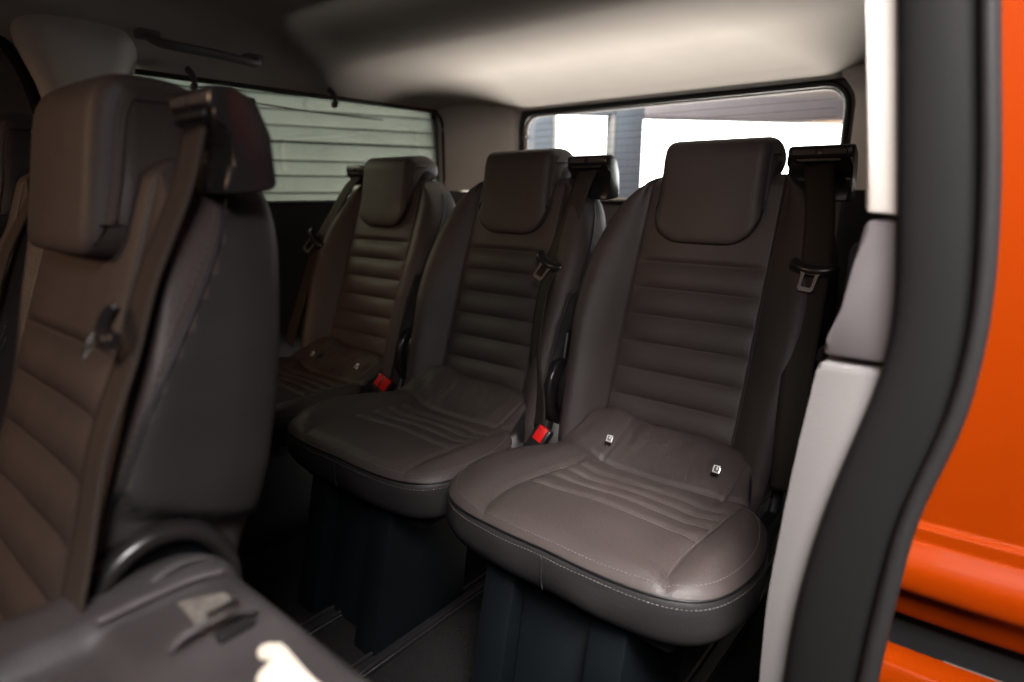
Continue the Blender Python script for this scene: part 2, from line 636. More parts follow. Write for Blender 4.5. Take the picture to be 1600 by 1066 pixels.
def build_cushion():
    o2 = resample(catmull(OUT, 8, True), 0.0062, True)
    n = len(o2)
    c = np.array([0.02, 0.19])
    fr = [1 - f for f in list(np.linspace(0, 0.10, 12)) + list(np.linspace(0.115, 0.985, 56)) + [.9965]]
    rows = []
    for f in fr:
        p = c + (o2 - c) * f
        d = (1 - f) * np.linalg.norm(o2 - c, axis=1)
        z = cush_z(p[:, 0], p[:, 1], d)
        flap = sstep(.275, .315, p[:, 1]) * (1 - sstep(.37, .415, p[:, 1]))
        for q in range(n):
            v = Vector((p[q, 0] * 11, p[q, 1] * 11, 3.1))
            z[q] += 0.0022 * noise.noise(v)
            vv = Vector((p[q, 0] * 26 + 5, p[q, 1] * 13, 1.7))
            z[q] += flap[q] * 0.0040 * noise.noise(vv) + flap[q] * .0028 * noise.noise(Vector((p[q, 0] * 60, p[q, 1] * 30 + p[q, 0] * 25, 9)))
        rows.append(np.c_[p, z])
    G = np.array(rows)
    m = len(rows)
    V = G.reshape(-1, 3)
    I = np.arange(m * n).reshape(m, n)
    a, b = I[:-1], I[1:]
    F = np.stack([a, np.roll(a, -1, 1), np.roll(b, -1, 1), b], -1).reshape(-1, 4)
    cidx = len(V)
    V = np.vstack([V, G[-1].mean(0)])
    N = grid_normals(V[:-1], F)
    N = np.vstack([N, [0, 0, 1]])
    if N[:, 2].mean() < 0:
        N = -N
        F = F[:, ::-1]
    C = V[F].mean(1)
    x, y = C[:, 0], C[:, 1]
    xl = np.interp(y, [p[1] for p in INS_L], [p[0] for p in INS_L])
    xr = np.interp(y, [p[1] for p in INS_R], [p[0] for p in INS_R])
    inside = (x > xl) & (x < xr)
    arc = .018 * (1 - ((x - .05) / .15) ** 2)
    br = [-1, .128, .170, .201, .230]
    res = []
    used = np.zeros(len(F), bool)
    for i in range(5):
        lo = br[i] + (arc if i else 0)
        if i < 4:
            hi = br[i + 1] + arc
            mk = inside & (y > lo) & (y <= hi)
        else:
            continue
        used |= mk
        res.append(('seat_insert' if i == 0 else 'seat_pleat', submesh(V, F, N, mk)))
    mk = (y > .230 + arc) & inside & ~used | ((y > .262) & ~used)
    used |= mk
    fl = submesh(V, F, N, mk)
    res.append(('rear_flap', fl))
    for mk in (~used & (x < .05), ~used & (x >= .05)):
        res.append(('seat_bolster', submesh(V, F, N, mk)))
    # skirt
    sk_rows = []
    nrm = np.zeros_like(o2)
    t = np.roll(o2, -1, 0) - np.roll(o2, 1, 0)
    nrm[:, 0], nrm[:, 1] = t[:, 1], -t[:, 0]
    nrm /= np.linalg.norm(nrm, axis=1)[:, None]
    rise = G[0][:, 2] - .3535 - .0005
    for z, off in ((.3515, -.0015), (.349, .0005), (.343, .0022), (.330, .004), (.314, .0045), (.30, .002), (.288, -.004), (.281, -.012), (.279, -.03)):
        pz = np.full(n, z) + rise * (z - .279) / .0725
        wob = np.array([0.003 * noise.noise(Vector((o2[q, 0] * 14, o2[q, 1] * 14, z * 30))) for q in range(n)])
        sk_rows.append(np.c_[o2 + nrm * (off + wob * (z < .345))[:, None], pz])
    S = np.array(sk_rows)
    J = np.arange(len(S) * n).reshape(len(S), n)
    a, b = J[:-1], J[1:]
    SF = np.stack([a, b, np.roll(b, -1, 1), np.roll(a, -1, 1)], -1).reshape(-1, 4)
    skirt = (S.reshape(-1, 3), SF)
    edge = np.c_[o2 + nrm * 0.0005, .3525 + rise]
    st_low = sk_rows[2] + np.c_[nrm * .0008, np.zeros(n)]
    front = o2[:, 1] < .27
    k5 = G[5]
    st_top = k5 + [0, 0, 0.0006]
    seamline = []
    for pts in (INS_L, INS_R):
        pl = catmull(pts[1:-1], 8)
        seamline.append(pl)
    seamline = [np.c_[pl, cush_z(pl[:, 0], pl[:, 1], np.full(len(pl), .05)) + .0028] for pl in seamline]
    for yy in (.128, .170, .201, .230):
        xs = np.linspace(-.085, .185, 40)
        ys = yy + .018 * (1 - ((xs - .05) / .15) ** 2) - .0028
        seamline.append(np.c_[xs, ys, cush_z(xs, ys, np.full(40, .08)) + .0006])
    for xx in (-.058, .168):
        ys = np.linspace(.30, .41, 30)
        seamline.append(np.c_[np.full(30, xx), ys, cush_z(np.full(30, xx), ys, np.full(30, .08)) + .0008])
    return res, skirt, edge, st_low, st_top, front, seamline


def headrest_mesh(block=False):
    prof = [(.524, .735), (.533, .79), (.545, .86), (.552, .893), (.566, .911), (.60, .917), (.635, .914), (.662, .897), (.668, .872),
            (.655, .853), (.637, .853), (.622, .862), (.606, .856), (.596, .83), (.586, .79), (.574, .745), (.560, .728), (.538, .725)]
    if block:
        prof = [(.524, .735), (.531, .79), (.541, .86), (.549, .893), (.564, .911), (.60, .912), (.632, .899), (.656, .876), (.666, .845), (.664, .805), (.652, .765),
                (.635, .742), (.610, .731), (.58, .726), (.555, .723), (.536, .725)]
    P = catmull(prof, 5, True)
    c = np.array([.595, .83])
    xs = []
    for t in np.linspace(-1, 1, 45):
        xs.append(0.101 * math.sin(t * math.pi / 2) if abs(t) < 1 else 0.101 * t)
    rows = []
    T = np.roll(P, -1, 0) - np.roll(P, 1, 0)
    Nn = np.c_[T[:, 1], -T[:, 0]]
    Nn /= np.linalg.norm(Nn, axis=1)[:, None]
    # make the normal point outwards
    if ((P - c) * Nn).sum() < 0:
        Nn = -Nn
    for x in xs:
        u = abs(x)
        rr = 0.018
        e = max(0, (u - (.101 - rr)) / rr)
        ins = rr * (1 - math.sqrt(max(0, 1 - e * e)))
        rb = 0.024 if block else 0.058
        e2 = max(0, (u - (.101 - rb)) / rb)
        lift = rb * (1 - math.sqrt(max(0, 1 - e2 * e2)))
        Q = P - Nn * min(ins, .0145)
        z = Q[:, 1]
        z = z + lift * np.clip((.80 - z) / .075, 0, 1)
        yb = Q[:, 0] - 0.006 * (1 - (u / .101) ** 2) * (Q[:, 0] < .58)
        rows.append(np.c_[np.full(len(P), x), yb, z])
    G = np.array(rows)
    m, n, _ = G.shape
    V = G.reshape(-1, 3)
    I = np.arange(m * n).reshape(m, n)
    a, b = I[:-1], I[1:]
    F = [tuple(f) for f in np.stack([a, b, np.roll(b, -1, 1), np.roll(a, -1, 1)], -1).reshape(-1, 4)]
    F.append(tuple(I[0]))
    F.append(tuple(I[-1][::-1]))
    # piping path round the front face
    k0, k1 = 0, 4 * 5
    pipes = []
    for i, sx in ((0, -.0006), (m - 1, .0006)):
        path = []
        for k in range(0, 20):
            q = G[i, k].copy()
            q[1] += .007
            q[2] = q[2] + .004 - .016 * (k / 19) ** 3
            q[0] += sx
            path.append(q)
        q = path[-1] + np.array([0, .02, .002])
        path.append(q)
        path.append(q + np.array([0, .025, -.001]))
        pipes.append(np.array(path))
    return V, F, pipes


def ribbon(path, width, thick=0.0022, wdir=(1, 0, 0), twist=None):
    P = np.asarray(path, float)
    T = np.gradient(P, axis=0)
    T /= np.linalg.norm(T, axis=1)[:, None]
    verts, faces = [], []
    W0 = np.array(wdir, float)
    for i in range(len(P)):
        w = W0 - T[i] * (W0 @ T[i])
        w /= np.linalg.norm(w)
        nn = np.cross(T[i], w)
        if twist is not None:
            a = twist[i]
            w, nn = w * math.cos(a) + nn * math.sin(a), nn * math.cos(a) - w * math.sin(a)
        # cross-section with ribs so the weave bands show
        for s, h in ((-.5, -.5), (-.5, .5), (-.3, .75), (-.1, .45), (.1, .45), (.3, .75), (.5, .5), (.5, -.5)):
            verts.append(P[i] + w * s * width + nn * h * thick)
    k = 8
    for i in range(len(P) - 1):
        for j in range(k):
            l = (j + 1) % k
            faces.append((i * k + j, (i + 1) * k + j, (i + 1) * k + l, i * k + l))
    faces.append(tuple(range(k)))
    faces.append(tuple((len(P) - 1) * k + j for j in range(k))[::-1])
    return verts, faces


def tongue(parent, loc, rot, scale=1.0):
    """belt stop and metal latch plate; local: plate hangs along -z, faces -y"""
    Mx = Matrix.Translation(Vector(loc)) @ rot.to_4x4() @ Matrix.Scale(scale, 4)
    bm = bmesh.new()
    pts = catmull([(-.038, .0, .004), (-.030, -.004, -.004), (-.01, -.007, -.010), (.01, -.007, -.010), (.030, -.004, -.004), (.038, .0, .006)], 5)
    v, f = tube(pts, [.007] * 3 + [.009] * (len(pts) - 6) + [.007] * 3, 10, ry=[.009] * 3 + [.012] * (len(pts) - 6) + [.009] * 3)
    vs = [bm.verts.new(p) for p in v]
    for q in f:
        bm.faces.new([vs[i] for i in q])
    bmesh.ops.transform(bm, matrix=Mx, verts=bm.verts)
    bm_put('belt_stop', bm, M['plastic_gloss'], parent)
    bm = bmesh.new()
    o = [(-.020, -.010), (.020, -.010), (.015, -.024), (.014, -.050), (.010, -.054), (-.010, -.054), (-.014, -.050), (-.015, -.024)]
    i = [(-.009, -.020), (.009, -.020), (.009, -.026), (.009, -.044), (.007, -.046), (-.007, -.046), (-.009, -.044), (-.009, -.026)]
    lay = []
    for poly in (o, i):
        for y in (-.010, -.0125):
            lay.append([bm.verts.new((p[0], y, p[1])) for p in poly])
    n = len(o)
    for k in range(n):
        l = (k + 1) % n
        bm.faces.new((lay[0][k], lay[0][l], lay[2][l], lay[2][k]))
        bm.faces.new((lay[1][k], lay[3][k], lay[3][l], lay[1][l]))
        bm.faces.new((lay[0][k], lay[1][k], lay[1][l], lay[0][l]))
        bm.faces.new((lay[2][k], lay[2][l], lay[3][l], lay[3][k]))
    bmesh.ops.transform(bm, matrix=Mx, verts=bm.verts)
    bm_put('latch_plate', bm, M['chrome'], parent, angle=30)


def make_buckle(parent, x, y, z, lean):
    rot = Matrix.Rotation(R(lean), 3, 'Y') @ Matrix.Rotation(R(-28), 3, 'X')
    bm = bmesh.new()
    add_box(bm, (0, 0, -.03), (.034, .022, .062), .004, 2)
    bmesh.ops.transform(bm, matrix=Matrix.Translation((x, y, z)) @ rot.to_4x4(), verts=bm.verts)
    b = bm_put('buckle', bm, M['plastic_gloss'], parent)
    bm = bmesh.new()
    add_box(bm, (0, -.0065, -.014), (.021, .014, .031), .002, 2)
    bmesh.ops.transform(bm, matrix=Matrix.Translation((x, y, z)) @ rot.to_4x4(), verts=bm.verts)
    bm_put('release_button', bm, M['red'], b)
    return b


def make_badge(parent, x, y, z, nrm):
    q = Vector((0, -1, 0)).rotation_difference(Vector(nrm).normalized()).to_matrix().to_4x4()
    X = Matrix.Translation((x, y, z)) @ q
    bm = bmesh.new()
    add_box(bm, (0, 0, 0), (.0135, .004, .0155), .0018, 2)
    bmesh.ops.transform(bm, matrix=X, verts=bm.verts)
    b = bm_put('anchor_badge', bm, M['chrome'], parent)
    bm = bmesh.new()
    add_box(bm, (0, -.0018, 0), (.0105, .0012, .0125), .0004, 1)
    bmesh.ops.transform(bm, matrix=X, verts=bm.verts)
    bm_put('badge_face', bm, M['badge'], b)
    # child-seat pictogram: a round head, a seated body and the seat shell
    bm = bmesh.new()
    for c, r in (((-.0012, .0033), .0016),):
        add_prism(bm, [(c[0] + r * math.cos(a), c[1] + r * math.sin(a)) for a in np.linspace(0, 2 * math.pi, 11)[:-1]], 'y', -.0030, -.0022)
    add_prism(bm, [(-.003, .0014), (-.0008, .0014), (-.0004, -.0012), (.0028, -.0016), (.0028, -.0032), (-.0026, -.0032)], 'y', -.0030, -.0022)
    add_prism(bm, [(.0024, .0038), (.0040, .0030), (.0044, -.0046), (-.0036, -.0046), (-.0036, -.0038), (.0034, -.0038)], 'y', -.0030, -.0022)
    bmesh.ops.transform(bm, matrix=X, verts=bm.verts)
    bm_put('emblem', bm, M['black_edge'], b, smooth=False)


def copy_mesh_part(key, name, parent, maker, m, smooth=True, kind=None):
    """build a mesh once, link an object per use"""
    if key not in _cache:
        d = maker()
        _cache[key] = mesh_from(name, d[0], d[1], m, smooth, d[2] if len(d) > 2 else None)
    o = link(name, _cache[key], parent)
    if kind:
        o['kind'] = kind
    return o


def cached_bm(key, name, parent, fn, m, angle=40):
    if key not in _cache:
        bm = bmesh.new()
        fn(bm)
        bmesh.ops.recalc_face_normals(bm, faces=bm.faces)
        me = bpy.data.meshes.new(name)
        bm.to_mesh(me)
        bm.free()
        me.polygons.foreach_set("use_smooth", [True] * len(me.polygons))
        me.set_sharp_from_angle(angle=R(angle))
        me.materials.append(m)
        _cache[key] = me
    return link(name, _cache[key], parent)


BACKS = {False: build_backrest(), True: build_backrest(.38)}
CUSH, SKIRT, EDGE, STLOW, STTOP, FRONT, SEAML = build_cushion()
HEADS = {False: headrest_mesh(), True: headrest_mesh(True)}


def longest_run(mask, arr):
    """roll a closed path so the masked run is contiguous"""
    n = len(mask)
    start = next(i for i in range(n) if mask[i] and not mask[i - 1])
    a = np.roll(arr, -start, 0)
    mk = np.roll(mask, -start)
    end = next((i for i in range(n) if not mk[i]), n)
    return a[:end]


def pedestal_leg(bm, x):
    # tapered fairing: narrow front face, deep side face
    w = .058
    prof = [(-.034, .004), (.028, .285), (.24, .285), (.20, .004)]
    add_prism(bm, prof, 'x', x - w, x, .006, 2)


def guide_poly():
    return [(.585, .897), (.606, .899), (.628, .888), (.640, .858), (.642, .812), (.636, .806), (.588, .803), (.597, .828), (.606, .843), (.596, .858), (.590, .872), (.583, .878)]


def make_seat(name, label, loc, side=1, badges=False, belt=None, buckle=None, tong=None, group=None, short_head=False, tw=0.0):
    root = empty(name, loc)
    tag(root, label, 'car seat', group)
    back = None
    BACK, BSEAMS = BACKS[short_head]
    vk = 'second' if short_head else 'rear'
    for i, (nm, d) in enumerate(BACK):
        if nm == 'backrest':
            back = copy_mesh_part(vk + 'backrest', nm, root, lambda d=d: d, M['leather'])
    for i, (nm, d) in enumerate(BACK):
        if nm != 'backrest':
            copy_mesh_part(vk + 'b%d' % i, nm, back, lambda d=d: d, M[{'side_pad': 'leather_side', 'lower_side_panel': 'plastic_grey'}.get(nm, 'leather')])
    for k, s in enumerate(BSEAMS[:2]):
        copy_mesh_part(vk + 'bs%d' % k, 'side_piping', back, lambda s=s: tube(resample(s, .006), .0022, 6), M['leather_side'])
    for k, s in enumerate(BSEAMS[2:]):
        copy_mesh_part(vk + 'bt%d' % k, 'side_stitching', back, lambda s=s: stitches(s, .005, .0025, .0007), M['thread_dark'], kind='stuff')
    # cushion
    cus = copy_mesh_part('skirt', 'cushion', root, lambda: SKIRT, M['leather_side'])
    for i, (nm, d) in enumerate(CUSH):
        copy_mesh_part('c%d' % i, nm, cus, lambda d=d: d, M['leather'])
    copy_mesh_part('edge', 'edge_piping', cus, lambda: tube(longest_run(FRONT, EDGE), .0014, 6), M['black_edge'])
    copy_mesh_part('stl', 'skirt_stitching', cus, lambda: stitches(longest_run(FRONT, STLOW)), M['thread'], kind='stuff')
    copy_mesh_part('stt', 'edge_stitching', cus, lambda: stitches(longest_run(FRONT, STTOP), .004, .0018, .0007), M['thread'], kind='stuff')

    for k, pl in enumerate(SEAML):
        copy_mesh_part('sl%d' % k, 'insert_stitching', cus, lambda pl=pl: stitches(pl, .0034, .0016, .00055), M['thread'], kind='stuff')

    def vseam():
        p = np.array([(.032, -.0062, .344), (.032, -.0070, .325), (.032, -.0068, .308), (.032, -.003, .292)])
        return tube(catmull(p, 4), .0011, 6)
    copy_mesh_part('vseam', 'skirt_seam', cus, vseam, M['leather_side'])
    # base pan and pedestal
    cached_bm('pan', 'base_pan', root, lambda bm: (add_box(bm, (.02, .20, .262), (.36, .30, .045), .01, 2)), M['plastic'])
    ped = cached_bm('ped', 'pedestal', root, lambda bm: add_prism(bm, [(.0, .004), (.05, .275), (.12, .275), (.10, .004)], 'x', -.038, .104, .004, 1), M['pedestal'])
    cached_bm('leg0', 'leg', ped, lambda bm: pedestal_leg(bm, -.038), M['pedestal'])
    cached_bm('leg1', 'leg', ped, lambda bm: pedestal_leg(bm, .150), M['pedestal'])
    # recliner covers low on both sides
    for s in (-1, 1):
        def rec(bm, s=s):
            pr = [(.44 + .055 * math.cos(a) * (1.1 if math.cos(a) > 0 else 1), .405 + .075 * math.sin(a)) for a in np.linspace(0, 2 * math.pi, 25)[:-1]]
            add_prism(bm, pr, 'x', s * .198, s * .228, .009, 3)
        rc = cached_bm('rec%d' % s, 'recliner_cover', root, rec, M['plastic_gloss'])

        def shield(bm, s=s):
            add_prism(bm, [(.395, .30), (.425, .40), (.455, .535), (.545, .535), (.52, .40), (.49, .27), (.30, .25), (.24, .27), (.25, .31)], 'x', s * .205, s * .2235, .006, 2)
        cached_bm('sh%d' % s, 'side_shield', root, shield, M['plastic'])
    # headrest
    HV, HF, HPIPE = HEADS[short_head]
    h = copy_mesh_part(vk + 'head', 'headrest', root, lambda: (HV, HF), M['leather'])
    for k in (0, 1):
        copy_mesh_part(vk + 'hpipe%d' % k, 'headrest_piping', h, lambda k=k: tube(resample(catmull(HPIPE[k][::3], 6), .004), .0016, 6), M['leather'])
        copy_mesh_part(vk + 'hst%d' % k, 'headrest_stitching', h, lambda k=k: stitches(catmull(HPIPE[k][::3], 6) + [0, -.0045, 0]), M['thread_dark'], kind='stuff')
    for s in (-1, 1):
        def post(s=s):
            return tube([(s * .045, .612, .80), (s * .045, .628, .862)], .006, 10)
        copy_mesh_part('post%d' % s, 'headrest_post', h, post, M['chrome'])
    if short_head:
        h.scale = (.90, 1.02, .80)
        h.location = (.010, -.010, .186)
    # belt guide
    x0, x1 = (.122, .226) if side > 0 else (-.226, -.122)

    def guide(bm):
        add_prism(bm, guide_poly(), 'x', x0, x1, .005, 2)
    g = cached_bm('guide%d' % side, 'belt_guide', root, guide, M['plastic_gloss'])
    xm = (x0 + x1) / 2

    def bezel(bm):
        add_box(bm, (xm - .024, .5835, .886), (.040, .005, .010), .0015, 1)
        add_box(bm, (xm + .024, .5835, .886), (.040, .005, .010), .0015, 1)
    cached_bm('bezel%d' % side, 'guide_bezel', g, bezel, M['leather'])

    def slot(bm):
        add_box(bm, (xm, .588, .8735), (.074, .012, .008), .002, 1)
    cached_bm('slot%d' % side, 'belt_slot', g, slot, M['black_edge'])
    if short_head:
        g.scale = (.66, .85, .84)
        g.location = (.226 * (1 - .66) - .014, .583 * .15, .897 * .16)
    # belt
    if belt is not None:
        P = resample(catmull(belt, 10), .008)
        tws = None
        if tw:
            tt = np.linspace(0, 1, len(P))
            tws = tw * sstep(.34, .5, tt)
        v, f = ribbon(P, .036 if short_head else .046, twist=tws)
        b = put('seat_belt', v, f, M['webbing'], root)
        if tong is not None:
            tongue(b, *tong)
    if buckle is not None:
        make_buckle(root, *buckle)
    if badges:
        for x, y, z in ((-.058, .318, .386), (.140, .318, .386)):
            make_badge(root, x, y, z, (0.05, -.80, .62))
    return root


RX = Matrix.Rotation
A0 = (-.468, .595, 0)
B0 = (-.938, .595, 0)
C0 = (-1.410, .595, 0)
beltA = [(.174, .592, .866), (.186, .560, .830), (.200, .528, .78), (.211, .490, .71), (.216, .452, .63), (.222, .405, .52), (.232, .372, .42), (.236, .362, .36)]
beltB = [(.174, .592, .866), (.178, .560, .832), (.172, .525, .76), (.163, .485, .675), (.166, .437, .60), (.180, .398, .48), (.214, .370, .40), (.226, .355, .35)]
beltC = [(-.174, .592, .866), (-.185, .560, .832), (-.205, .52, .76), (-.228, .478, .68), (-.25, .445, .58), (-.285, .405, .43), (-.30, .39, .36)]
beltD = [(.170, .590, .868), (.186, .566, .82), (.206, .528, .76), (.216, .505, .71), (.226, .475, .65), (.232, .452, .576), (.234, .42, .48), (.232, .38, .38)]
grp = 'rear row of seats'
make_seat('rear_seat', 'dark leather rear seat nearest the door seal, two square metal badges on its flap', A0, 1, True, beltA,
          (-.205, .325, .366, 22), ((.2105, .484, .703), RX(R(6), 3, 'Y') @ RX(R(-24), 3, 'X'), .86), grp)
make_seat('rear_seat', 'middle leather seat of the rear row, its belt crossing the right bolster', B0, 1, False, beltB,
          (-.205, .322, .372, 25), ((.163, .474, .676), RX(R(24), 3, 'Y') @ RX(R(-26), 3, 'X'), .9), grp, tw=0.5)
make_seat('rear_seat', 'smallest looking rear seat in the far corner beside the side window, belt on its left', C0, -1, True, beltC,
          (.232, .335, .372, 25), ((-.228, .472, .684), RX(R(40), 3, 'Y') @ RX(R(-20), 3, 'X')), grp)
D0 = (-.69, -.355, 0)
make_seat('second_row_seat', 'big blurred leather seat in the left foreground with belt hanging over its near shoulder', D0, 1, False, beltD,
          None, ((.212, .500, .730), RX(R(-22), 3, 'Z') @ RX(R(22), 3, 'Y') @ RX(R(-34), 3, 'X'), .56), 'second row seats', short_head=True)
make_seat('second_row_seat', 'leather seat cut off by the left edge, only headrest and bolster showing', (-1.075, -.355, 0), 1, False, beltD,
          None, None, 'second row seats', short_head=True)


# ------------------------------------------------------------------ folded seat, bottom left
F0 = (-.255, 0.0, 0)
fold = empty('folded_seat', F0)
tag(fold, 'folded down seat in the bottom left corner showing a scuffed grey back shell with latch', 'car seat', 'second row seats')


def shell_z(x, y):
    """world x,y of the upturned back shell"""
    zz = 0.546 + 0.02 * sstep(-.35, .18, y) * 0
    # raised border, recessed middle field
    zz = zz + .006 * (1 - sstep(-.428, -.418, x))
    rec = sstep(-.424, -.414, x) * (1 - sstep(.088, .098, y))
    zz = zz - .008 * rec
    return zz


nx, ny = 70, 90
gx = np.linspace(-.487, -.02, nx)
gy = np.linspace(-.42, .190, ny)
rows = []
for y in gy:
    row = []
    for x in gx:
        d = min(x - gx[0], gx[-1] - x, gy[-1] - y)
        cx = max(0, .05 - (x - gx[0]))
        cy = max(0, .05 - (gy[-1] - y))
        cc = max(0, .05 - (gx[-1] - x))
        r = math.hypot(max(cx, cc), cy)
        if max(cx, cc) > 0 and cy > 0:
            d = .05 - r
        z = float(shell_z(x, y)) - .030 * math.exp(-max(d, -.01) / .006)
        z += .0015 * noise.noise(Vector((x * 14, y * 14, 2)))
        row.append((x, y, z))
    rows.append(row)
V = [v for r in rows for v in r]
Fs = [(j * nx + i, j * nx + i + 1, (j + 1) * nx + i + 1, (j + 1) * nx + i) for j in range(ny - 1) for i in range(nx - 1)]
put('back_shell', V, Fs, M['plastic_grey'], fold, world=True)
bm = bmesh.new()
add_box(bm, (-.2535, -.12, .475), (.44, .57, .085), .03, 3)
bm_put('backrest', bm, M['leather_side'], fold, world=True)
bm = bmesh.new()
add_box(bm, (-.2535, -.10, .355), (.44, .50, .13), .035, 3)
bm_put('cushion', bm, M['leather_side'], fold, world=True)
bm = bmesh.new()
add_box(bm, (-.2535, -.06, .14), (.30, .34, .274), .02, 2)
bm_put('pedestal', bm, M['pedestal'], fold, world=True)
put('shell_ridge', *tube(catmull([(-.421, .092, .552), (-.421, .12, .5525), (-.420, .15, .5525), (-.418, .172, .549)], 6), .0022, 6), M['grey_trim'], fold, world=True)
bm = bmesh.new()
lab = [(-.410, .138), (-.390, .162), (-.366, .160), (-.362, .134), (-.385, .124)]
add_prism(bm, [(-.409, .136), (-.395, .162), (-.366, .161), (-.362, .134)], 'z', .5462, .5476)
bm_put('sticker', bm, M['label_print'], fold, world=True, smooth=False)
# release latch: a bent steel lever on a base
lt = put('latch_lever', *tube(catmull([(-.362, .112, .549), (-.360, .122, .556), (-.358, .138, .558), (-.356, .152, .557), (-.354, .163, .552)], 6), .0026, 8), M['plastic_grey'], fold, world=True)
bm = bmesh.new()
add_box(bm, (-.352, .148, .5485), (.010, .024, .005), .0015, 2)
bm_put('latch_base', bm, M['plastic_gloss'], lt, world=True)
bm = bmesh.new()
add_box(bm, (-.3575, .145, .5615), (.009, .020, .004), .0015, 2)
bm_put('latch_clip', bm, M['chrome'], lt, world=True)
bm = bmesh.new()
pw = [(-.3218, .1464), (-.3251, .1507), (-.3225, .1543), (-.3198, .1579), (-.3141, .1597), (-.3068, .1588), (-.2981, .1578), (-.2868, .1567), (-.2754, .156), (-.2565, .155),
      (-.277, .1324), (-.2944, .1324), (-.3017, .1355), (-.3067, .1414), (-.3083, .1467), (-.3106, .1501), (-.314, .1487), (-.3168, .1457)]
add_prism(bm, [tuple(p) for p in catmull(pw, 3, True)], 'z', .5455, .5492, .0008, 1)
o = bm_put('white_patch', bm, M['patch_white'], fold, world=True)  # thin off-white patch lying on the back shell
# hinge ring and cable loop beside the seat base
arc = [(-.464, .146 + .050 * math.cos(a), .516 + .058 * math.sin(a)) for a in np.linspace(R(185), R(-20), 30)]
put('hinge_cover', *tube(arc, .0085, 12, ry=.013, upv=(1, 0, 0)), M['plastic_gloss'], fold, world=True)
arc = [(-.444, .152 + .042 * math.cos(a), .508 + .047 * math.sin(a)) for a in np.linspace(R(165), R(-35), 26)]
put('hinge_strap', *tube(arc, .0026, 8, ry=.006, upv=(1, 0, 0)), M['plastic_grey'], fold, world=True)
bm = bmesh.new()
add_prism(bm, [(.146 + .046 * math.cos(a), .516 + .053 * math.sin(a)) for a in np.linspace(0, 2 * math.pi, 37)[:-1]], 'x', -.476, -.466, .003, 2)
bm_put('hinge_disc', bm, M['pedestal'], fold, world=True)

# ------------------------------------------------------------------ the van body
van = empty('van', (-.93, .60, 0))
tag(van, 'orange van seen from inside, cream headliner, tinted windows, black rubber door seal at the right', 'van')


def vput(name, v, f, m, **k):
    return put(name, v, f, m, k.pop('parent', van), world=True, **k)


def vbm(name, bm, m, parent=None, **k):
    return bm_put(name, bm, m, parent or van, world=True, **k)


# floor carpet with slight unevenness
gx = np.linspace(-1.9, .0, 60)
gy = np.linspace(-1.2, 2.0, 90)
V = [(x, y, .002 * noise.noise(Vector((x * 6, y * 6, 0)))) for y in gy for x in gx]
Fs = [(j * 60 + i, j * 60 + i + 1, (j + 1) * 60 + i + 1, (j + 1) * 60 + i) for j in range(89) for i in range(59)]
vput('floor_carpet', V, Fs, M['carpet'])
# seat rails let into the floor: a channel with two lips
for x in (-.782, -.945, -.318, -.52, -1.25, -1.42):
    bm = bmesh.new()
    add_box(bm, (x, .75, .005), (.034, 1.9, .010), .002, 1)
    rl = vbm('seat_rail', bm, M['plastic'])
    bm = bmesh.new()
    add_box(bm, (x - .012, .75, .013), (.006, 1.88, .008), .001, 1)
    add_box(bm, (x + .012, .75, .013), (.006, 1.88, .008), .001, 1)
    vbm('rail_lip', bm, M['plastic_gloss'], rl)

# headliner: high front part, stepped down to the rear part, falling to the tailgate


def roof_z(x, y):
    z = 1.197 + .075 * (1 - float(sstep(1.0, 1.24, y))) - .077 * max(0.0, (y - 1.20) / .68) ** 2.3
    t = max(0, (abs(x + .93) - .60) / .28)
    e = 1.125 if x < -.93 else 1.125 + .11 * (1 - float(sstep(.55, .85, y))) * float(sstep(.0, .10, y))  # unseen near edge shaped: lets light onto middle seat, shades second-row headrest
    k = min(1, t) ** 2.2
    return z * (1 - k) + min(z, e + .012 * (1 - k)) * k


gx = np.linspace(-1.81, -.08, 80)
gy = np.linspace(-.7, 1.88, 130)
V = [(x, y, roof_z(x, y)) for y in gy for x in gx]
Fs = [(j * 80 + i, (j + 1) * 80 + i, (j + 1) * 80 + i + 1, j * 80 + i + 1) for j in range(129) for i in range(79)]
vput('headliner', V, Fs, M['headliner'])
# outer roof skin above it
bm = bmesh.new()
add_box(bm, (-.93, .6, 1.33), (1.90, 2.75, .04), .015, 2)
vbm('roof_skin', bm, M['orange'])
# dome lamp, switched off
bm = bmesh.new()
bmesh.ops.create_uvsphere(bm, u_segments=24, v_segments=12, radius=1)
bmesh.ops.scale(bm, vec=(.034, .020, .0035), verts=bm.verts)
bmesh.ops.rotate(bm, cent=(0, 0, 0), matrix=Matrix.Rotation(R(-15), 3, 'X'), verts=bm.verts)
bmesh.ops.translate(bm, vec=(-1.065, 1.755, 1.1585), verts=bm.verts)
dl = vbm('dome_light', bm, M['cream'])
bm = bmesh.new()
bmesh.ops.create_uvsphere(bm, u_segments=20, v_segments=10, radius=1)
bmesh.ops.scale(bm, vec=(.022, .014, .0032), verts=bm.verts)
bmesh.ops.rotate(bm, cent=(0, 0, 0), matrix=Matrix.Rotation(R(-15), 3, 'X'), verts=bm.verts)
bmesh.ops.translate(bm, vec=(-1.073, 1.755, 1.1572), verts=bm.verts)
vbm('lens', bm, M['dome'], dl)
